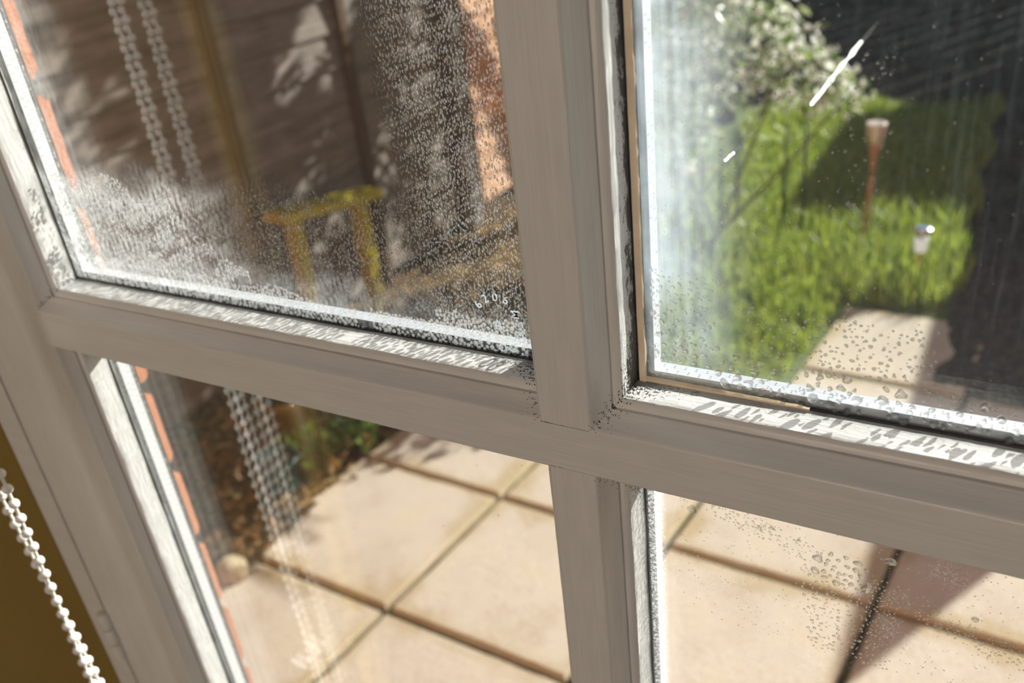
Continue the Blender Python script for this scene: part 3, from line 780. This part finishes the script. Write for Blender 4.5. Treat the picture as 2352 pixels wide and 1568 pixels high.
# ================================================================ THE GARDEN
def wood_mat(name, c0, c1, axis='y', sc=1.0):
    g = G(name); o = g.obj(); s = {'y': (70, 4, 70), 'z': (60, 60, 4), 'x': (4, 60, 60)}[axis]
    n = g.noise(g.scale(o, tuple(v*sc for v in s)), 1.0, 5, 0.65); m = g.noise(o, 9, 3)
    col = g.mix(g.ss(g.add(g.mul(n, .7), g.mul(m, .3)), 0.3, 0.7), c0, c1)
    return g.end(g.pbr(col, 0.8, 0, g.bump(n, 0.4, 0.004), 0.2))
M_FENCE = wood_mat('weathered_fence', (0.085, 0.072, 0.062), (0.23, 0.20, 0.175))
M_BATTEN = wood_mat('brown_batten', (0.03, 0.018, 0.010), (0.10, 0.056, 0.03), 'z')
M_CEDAR = wood_mat('orange_fence', (0.26, 0.14, 0.075), (0.66, 0.42, 0.28))
M_CONC = plain('grey_post', (0.13, 0.12, 0.115), 0.9, 0, 0.2, 30, .3)
M_SHED = wood_mat('dark_shed_boards', (0.028, 0.020, 0.019), (0.07, 0.045, 0.04), 'x')
def fence_panel(x, y0, y1, h, wood, batt, label, fine=True):
    root = empty('lap_fence', (x, (y0+y1)/2, 0), label=label, cat='fence'); L = y1-y0; pitch = .117; k = 0
    zb = 0.776-.117*6
    while zb < h-.05:
        m = MB(); V = []; nn = 24 if fine else 6
        for j in range(nn+1):
            y = -L/2+L*j/nn; wv = .006*noise.noise(Vector((y*3+k*7, k*1.7, x)))
            V += [(.020, y, zb-.012+wv), (.003, y, zb+pitch+.008), (-.004, y, zb+pitch+.008), (.004, y, zb-.012+wv)]
        Fc = []
        for j in range(nn):
            for q in range(4): Fc.append((j*4+q, j*4+(q+1) % 4, (j+1)*4+(q+1) % 4, (j+1)*4+q))
        Fc += [(0, 1, 2, 3), tuple(range(nn*4, nn*4+4))[::-1]]
        m.add(V, [f[::-1] for f in Fc]); m.build('board', wood, root); zb += pitch; k += 1
    for j in range(4):
        y = -L/2+L*j/3; m = MB().box(.018, .042, y-.022, y+.022, .02, h, .003); m.build('batten', batt, root)
    MB().box(-.03, .045, -L/2, L/2, h, h+.03, .004).build('capping_rail', batt, root)
    return root
fence_panel(-2.0, 1.07, 2.89, 1.75, M_FENCE, M_BATTEN, 'dark weathered lap fence panel nearest the house')
fence_panel(-2.0, 3.02, 4.85, 1.75, M_CEDAR, M_BATTEN, 'orange toned fence panel behind the misty right strip')
fence_panel(-2.0, -0.9, 0.93, 1.75, M_FENCE, M_BATTEN, 'fence panel alongside the house wall', False)
for y, lb in ((1.0, 'grey post at the near end of the dark fence panel'), (2.955, 'grey post between the dark and the orange fence panels')):
    o = MB().box(-.05, .05, -.05, .05, 0, 1.85, .008).build('fence_post', M_CONC); o.location = (-2.0, y, 0); tag(o, lb, 'fence post')
# far fence
root = empty('back_fence', (-0.5, 9.0, 0), label='dark board fence closing the far end of the garden', cat='fence')
for k in range(46):
    x = -5.4+k*.24; MB().box(x, x+.215, -.012, .012, 0, 2.12+.01*random.random(), .003).build('board', M_SHED, root)
MB().box(-5.4, 5.6, .012, .05, 1.5, 1.59).build('rail', M_SHED, root); MB().box(-5.4, 5.6, .012, .05, .4, .49).build('rail', M_SHED, root)
# shed at the back right
root = empty('garden_shed', (2.75, 7.8, 0), label='dark timber shed at the far right of the garden', cat='shed')
for k in range(17):
    z = .05+k*.115; MB().box(-1.4, 1.4, -.614, -.59, z, z+.118, .002).build('board', M_SHED, root)
for k in range(17):
    z = .05+k*.115; MB().box(-1.412, -1.388, -.6, .6, z, z+.118, .002).build('board', M_SHED, root)
MB().box(-1.38, 1.4, -.58, .6, 0.02, 2.0).build('body', M_SHED, root)
MB().box(-1.5, 1.5, -.75, .7, 2.0, 2.06, .01).build('roof', M_SHED, root)
MB().box(-.4, .4, -.64, -.61, .1, 1.85, .004).build('door', M_SHED, root)
# fence added out of view at the right to shade the right hand ground
root = empty('shade_fence', (1.15, 4.5, 0), label='unseen board fence added to shade the ground at the right', cat='fence')
for k in range(13): MB().box(-.012, .012, -1.3+k*.2, -1.3+k*.2+.195, 0, 1.2).build('board', M_SHED, root)

# ---- leaves
def leaf_mat(name, c0, c1, tr=0.45, rough=0.4):
    g = G(name); isl = g.n('NewGeometry').outputs['Random Per Island']; col = g.mix(isl, c0, c1)
    b = g.pbr(col, rough, 0, None, 0.5); t = g.n('BsdfTranslucent'); g.put(t.inputs[0], col)
    return g.end(g.mixs(tr, b, t.outputs[0]))
M_GRASS = leaf_mat('grass_blade', (0.16, 0.25, 0.025), (0.46, 0.53, 0.09), .5)
M_SILVER = leaf_mat('silver_leaf', (0.30, 0.36, 0.17), (0.62, 0.66, 0.52), .4, .3)
M_GREENL = leaf_mat('green_leaf', (0.07, 0.16, 0.02), (0.22, 0.32, 0.05), .45)
M_PETAL = leaf_mat('white_petal', (0.82, 0.83, 0.80), (0.95, 0.95, 0.93), .4)
M_TREEL = leaf_mat('tree_leaf', (0.06, 0.10, 0.02), (0.16, 0.20, 0.05), .4)
M_LITTER = leaf_mat('dead_leaf', (0.13, 0.075, 0.03), (0.40, 0.25, 0.10), .2, .7)
M_DRYL = leaf_mat('orange_dry_leaf', (0.50, 0.22, 0.10), (0.85, 0.55, 0.38), .45, .6)
M_STEM = plain('woody_stem', (0.10, 0.075, 0.045), 0.8, 0, .3, 60)
M_GSTEM = plain('dark_green_stem', (0.03, 0.055, 0.025), 0.6, 0, .3, 60)
def leaves(name, pts, size, mat, parent=None, aspect=.4, droop=.3, kind=None, up=None):
    n = len(pts); pts = np.asarray(pts, float); d = RNG.normal(size=(n, 3)); d[:, 2] -= droop
    if up is not None: d = d*.45+np.asarray(up)
    d /= np.linalg.norm(d, axis=1)[:, None]; s = RNG.normal(size=(n, 3)); s -= (s*d).sum(1)[:, None]*d; s /= np.linalg.norm(s, axis=1)[:, None]
    nn = np.cross(d, s); L = size*RNG.uniform(.6, 1.3, n)[:, None]; W = L*aspect*.5
    V = np.stack([pts, pts+d*L*.45+s*W+nn*L*.06, pts+d*L-nn*L*.08, pts+d*L*.45-s*W+nn*L*.06], 1).reshape(-1, 3)
    i = np.arange(n)*4; Fc = np.concatenate([np.stack([i, i+1, i+2], 1), np.stack([i, i+2, i+3], 1)])
    o = mesh(name, V, Fc, mat, parent)
    if kind: tag(o, kind=kind)
    return o
def blob_points(n, centres):
    out = []
    tot = sum(c[3]**2 for c in centres)
    for (x, y, z, r) in centres:
        m = int(n*r*r/tot)+1; v = RNG.normal(size=(m, 3)); v /= np.linalg.norm(v, axis=1)[:, None]; rad = r*RNG.uniform(.15, 1, m)**.5
        out.append(v*rad[:, None]*np.array([1, 1, .85])+np.array([x, y, z]))
    return np.concatenate(out)
# lawn: blades as one uncountable mass
def grass_points(n):
    x = RNG.uniform(-1.9, 0.06, n); y = RNG.uniform(1.80, 6.0, n)
    keep = ~((x > -0.515+.111*(y-.83)) & (y < 2.67)) & (x < 0.03+.04*np.sin(y*9)) & (x > -1.15+.08*np.sin(y*5)) & (y > 1.83) & (y < 5.3+.2*np.sin(x*4)); return x[keep], y[keep]
x, y = grass_points(52000)
hgt = RNG.uniform(.03, .085, len(x))*(1+.6*((x > -.35) & (y > 2.7) & (y < 3.5))); a = RNG.uniform(0, 6.283, len(x)); lean = RNG.uniform(.1, .7, len(x))*hgt
wv = .0022+RNG.uniform(0, .002, len(x)); base = np.stack([x, y, np.full(len(x), -.012)], 1); dx = np.stack([np.cos(a), np.sin(a), 0*a], 1); sx = np.stack([-np.sin(a), np.cos(a), 0*a], 1)
V = np.stack([base-sx*wv[:, None], base+sx*wv[:, None], base+dx*(lean*.35)[:, None]+np.array([0, 0, 1])*(hgt*.6)[:, None]+sx*(wv*.8)[:, None], base+dx*(lean*.35)[:, None]+np.array([0, 0, 1])*(hgt*.6)[:, None]-sx*(wv*.8)[:, None], base+dx*lean[:, None]+np.array([0, 0, 1])*hgt[:, None]], 1).reshape(-1, 3)
i = np.arange(len(x))*5
Fc = [tuple(q) for q in np.stack([i, i+1, i+2, i+3], 1)]+[tuple(q) for q in np.stack([i+3, i+2, i+4], 1)]
tag(mesh('grass', V, Fc, M_GRASS), 'bright green grass growing beyond the paving', 'grass', kind='stuff')
# white flecked shrub
root = empty('white_flowered_shrub', (-.95, 2.85, 0), label='large white flecked shrub behind the hazy left edge of the right pane', cat='shrub')
cen = [(-.12, .1, .95, .34), (.2, .05, .82, .26), (.42, 0, .72, .17), (-.3, .1, .7, .3), (-.1, 0, .55, .26), (-.35, -.1, .35, .26), (.05, .35, 1.25, .35), (-.45, .2, 1.15, .35), (.55, .05, .66, .10), (-.2, -.15, .25, .2), (-.3, -.25, .15, .2), (-.38, -.05, .5, .22)]
leaves('foliage', blob_points(3800, cen), .055, M_SILVER, root, .38)
leaves('blossom', blob_points(2600, cen), .034, M_PETAL, root, .7, 0)
leaves('green_leaves', blob_points(1500, cen), .05, M_GREENL, root, .4)
mb = MB()
for k in range(16):
    c = cen[k % len(cen)]; p0 = Vector((random.uniform(-.25, .15), random.uniform(-.15, .2), -.01)); p1 = Vector(c[:3])+Vector((random.uniform(-.1, .1), random.uniform(-.1, .1), c[3]*.5)); q = p0.lerp(p1, .5)+Vector((random.uniform(-.08, .08), random.uniform(-.08, .08), .05))
    mb.tube([p0, p0.lerp(q, .5), q, q.lerp(p1, .5)+Vector((0, 0, .02)), p1], [.007, .006, .0045, .003, .002], 7)
for k in range(22):
    p0 = Vector((random.uniform(-.35, .15), random.uniform(0, .35), 1.15)); a = random.uniform(-.5, .55); L = random.uniform(.5, .95); d = Vector((math.cos(a), math.sin(a), random.uniform(.05, .45)))
    q = [p0+d*L*t+Vector((0, 0, .12*t-.14*t*t+.03*math.sin(t*7+k))) for t in (0, .25, .5, .75, 1)]; mb.tube(q, [.019, .016, .013, .009, .005] if k % 2 else [.012, .010, .008, .006, .003], 7)
    for t in (1, 2, 2, 3, 3):
        e = Vector((random.uniform(-.1, .3), random.uniform(-.3, .3), random.uniform(.0, .25))); mb.tube([q[t], q[t]+e*.5+Vector((0, 0, .02)), q[t]+e], [.007, .006, .003], 6)
mb.build('branches', M_STEM, root, smooth=True)
# thin dark plant stakes in the lawn
for (px, y, z1, lb) in ((-.905, 3.2, .33, 'dark thin stake farthest left, half lost in the white shrub'), (-.578, 3.23, .452, 'dark thin stake standing in the lawn nearest the torch'), (-.845, 3.23, .353, 'dark thin stake at the left under the white shrub'), (-.658, 3.25, .431, 'dark thin stake between the other two in the lawn')):
    m = MB().tube([(0, 0, -.02), (.001, 0, z1*.5), (.003, 0, z1)], [.007, .007, .005], 8); m.lathe((.003, 0, z1), [(.003, -.004), (.007, 0), (.007, .008), (.003, .012)], 8)
    o = m.build('plant_stake', M_GSTEM, smooth=True); o.location = (px, y, -.005); tag(o, lb, 'stake', 'thin stakes in the lawn')
# copper garden torch
M_COPPER = plain('rusty_copper', (0.42, 0.20, 0.10), 0.45, 0.3, .35, 60, .2); M_GLASSY = plain('pale_torch_glass', (0.75, 0.66, 0.6), 0.15, 0.2, .1, 20)
def torch():
    r = empty('garden_torch', (-.322, 3.12, 0), label='tall copper garden torch with a flared head in the grass', cat='garden light')
    MB().tube([(0, 0, -.02), (.004, 0, .2), (.010, 0, .30)], [.007, .008, .009], 10).build('stem', M_COPPER, r, smooth=True)
    MB().lathe((.010, 0, .29), [(.009, 0), (.010, .03), (.013, .06), (.018, .10), (.024, .125)], 16).build('cone', M_COPPER, r, smooth=True)
    hd = MB().lathe((.010, 0, .412), [(.023, 0), (.027, .02), (.031, .045), (.034, .068), (.035, .075), (.030, .078), (.012, .06)], 16).build('flared_head', M_GLASSY, r, smooth=True)
    for k in range(5):
        a = k*2*math.pi/5+.4; MB().tube([(.010+.024*math.cos(a), .024*math.sin(a), .414), (.010+.030*math.cos(a), .030*math.sin(a), .45), (.010+.037*math.cos(a), .037*math.sin(a), .487)], .0035, 6).build('rib', M_COPPER, hd, smooth=True)
torch()
M_CHROME = plain('brushed_steel', (0.66, 0.68, 0.72), 0.22, 0.9, .08, 20); M_LENS = leaf_mat('clear_lens', (0.88, 0.92, 0.93), (0.9, 0.93, 0.95), .6, .1); M_PVC = plain('solar_cell', (0.16, 0.22, 0.36), 0.15, 0, .2, 20)
def solar():
    r = empty('solar_light', (-.106, 2.89, 0), label='short silver solar stake light at the right edge of the lawn', cat='garden light')
    MB().tube([(0, 0, -.03), (.003, 0, .05), (.006, 0, .108)], [.003, .007, .009], 10).build('stake', M_COPPER, r, smooth=True)
    MB().lathe((.006, 0, .105), [(.009, 0), (.020, .006), (.023, .02), (.024, .055), (.020, .06)], 20).build('lens', M_LENS, r, smooth=True)
    cp = MB().lathe((.006, 0, .163), [(.012, 0), (.012, .006), (.027, .012), (.029, .02), (.029, .03), (.026, .034)], 20).build('cap', M_CHROME, r, smooth=True)
    MB().box(-.012, .024, -.018, .018, .196, .199).build('solar_panel', M_PVC, cp)
solar()
# bare twiggy shrub throwing branch shadows on the paving, upper left of the patio
root = empty('dry_shrub', (-1.68, 3.22, 0), label='shrub with dry orange leaves by the orange fence', cat='shrub')
cen = [(0, 0, .75, .22), (.05, .1, 1.0, .25), (-.1, -.05, .5, .2), (.03, -.05, .3, .16), (.02, .05, 1.28, .2)]
leaves('foliage', blob_points(900, cen), .06, M_DRYL, root, .55)
mb = MB()
for k in range(12):
    c = cen[k % 5]; p1 = Vector(c[:3])+Vector((random.uniform(-.15, .15), random.uniform(-.15, .15), c[3])); mb.tube([(random.uniform(-.05, .05), random.uniform(-.05, .05), -.01), tuple(p1*.5+Vector((.02, 0, .03))), tuple(p1)], [.012, .008, .003], 7)
mb.build('branches', M_STEM, root, smooth=True)
# tree whose crown breaks up the sun on the fence
root = empty('garden_tree', (-1.35, 4.75, 0), label='leafy tree behind the white shrub whose crown dapples the fence', cat='tree')
mb = MB(); mb.tube([(0, 0, -.02), (.03, -.05, .8), (.1, -.2, 1.5), (.2, -.5, 2.1), (.3, -.9, 2.5)], [.06, .052, .045, .035, .02], 10)
tc = []
for k in range(118):
    yy = random.uniform(-1.15, 1.0)
    if random.random() < (.74 if yy > -.45 else .3): continue
    tc.append((.30+random.uniform(-.32, .32), -.95+yy, 2.05+random.uniform(-.62, .75), random.uniform(.05, .13)))
for c in tc[::4]:
    p0 = Vector((.12, -.25, 1.55)) if c[2] < 2 else Vector((.2, -.5, 2.1)); p1 = Vector(c[:3]); mb.tube([p0, p0.lerp(p1, .5)+Vector((0, 0, .06)), p1], [.022, .014, .005], 6)
mb.build('trunk', M_STEM, root, smooth=True)
leaves('crown', blob_points(5600, tc), .10, M_TREEL, root, .6)
# leaf litter in the bed
n = 900; xs = RNG.uniform(-1.98, -1.33, n); ys = RNG.uniform(.5, 2.0, n); xs = np.where(RNG.random(n) < .5, np.minimum(xs, -1.38+.05*RNG.normal(size=n)), xs)
o = leaves('leaf_litter', np.stack([xs, ys, RNG.uniform(.008, .03, n)], 1), .035, M_LITTER, None, .6, 0); tag(o, 'dry brown leaves scattered over the soil bed', 'leaf litter', kind='stuff')
def tuft(name, x, y, n, size, h, mat, label, cat, spread=.05):
    r = empty(name, (x, y, 0), label=label, cat=cat)
    pts = np.stack([RNG.normal(0, spread, n), RNG.normal(0, spread, n), RNG.uniform(.01, h, n)], 1); leaves('leaves', pts, size, mat, r, .55, -.3)
    mb = MB()
    for k in range(6): a = random.uniform(0, 6.28); mb.tube([(0, 0, -.01), (spread*.5*math.cos(a), spread*.5*math.sin(a), h*.5), (spread*math.cos(a), spread*math.sin(a), h*.95)], [.004, .003, .0015], 6)
    mb.build('stems', M_GSTEM, r, smooth=True)
tuft('leafy_plant', -1.44, 1.36, 160, .032, .12, M_GREENL, 'bright green leafy plant at the corner of the paving', 'plant')
tuft('leafy_plant', -1.53, 1.24, 120, .03, .09, M_GREENL, 'low green plant beside the teal pot', 'plant', .045)
tuft('leafy_plant', -1.66, .83, 110, .03, .07, M_GREENL, 'small yellowish weed in the soil bed nearest the door', 'plant', .05)
tuft('leafy_plant', -1.40, 1.62, 120, .032, .10, M_GREENL, 'green plant farthest along the paving edge', 'plant', .05)
M_TEAL = plain('teal_glaze', (0.012, 0.04, 0.042), 0.3, 0, .2, 30); M_AMBER = plain('amber_pot', (0.16, 0.10, 0.02), 0.3, 0, .3, 30)
def pot(x, y, r, h, mat, label):
    e = empty('plant_pot', (x, y, 0.0), label=label, cat='plant pot')
    MB().lathe((0, 0, 0), [(r*.72, 0), (r*.8, h*.3), (r*.95, h*.85), (r*1.05, h*.87), (r*1.07, h), (r*.95, h), (r*.9, h*.9)], 24).build('body', mat, e, smooth=True)
    MB().lathe((0, 0, h*.86), [(r*.2, 0), (r*.92, .002), (r*.9, .006), (r*.3, .012)], 20).build('compost', M_MULCH, e)
pot(-1.49, 1.10, .055, .11, M_TEAL, 'small dark teal pot at the edge of the paving')
pot(-1.62, 1.30, .075, .17, M_AMBER, 'amber brown pot among the plants by the fence')
# rough stone by the paving
def rock(x, y, r, label):
    bm = bmesh.new(); bmesh.ops.create_icosphere(bm, subdivisions=3, radius=r)
    for v in bm.verts: v.co *= 1+.35*noise.noise(v.co*18+Vector((x*9, y*9, 0))); v.co.z *= .7
    me = bpy.data.meshes.new('stone'); bm.to_mesh(me); bm.free(); me.materials.append(M_SLAB); o = bpy.data.objects.new('stone', me); COL.objects.link(o); o.location = (x, y, r*.4); tag(o, label, 'stone')
rock(-1.385, .79, .04, 'rough tan stone lying at the left edge of the paving')
# yellow frame by the fence
M_YEL = plain('yellow_plastic', (0.40, 0.34, 0.01), 0.4, 0, .08, 20)
r = empty('yellow_stand', (-1.86, 1.9, 0), label='yellow plastic stand against the dark fence', cat='stand')
MB().rbox((0, .155, .245), (.05, .058, .49), (0, 0, 0), .004).build('leg', M_YEL, r); MB().rbox((0, -.175, .27), (.045, .05, .54), (0, 0, 0), .004).build('leg', M_YEL, r)
MB().rbox((0, .0, .508), (.10, .50, .035), (-.18, 0, 0), .004).build('top', M_YEL, r)
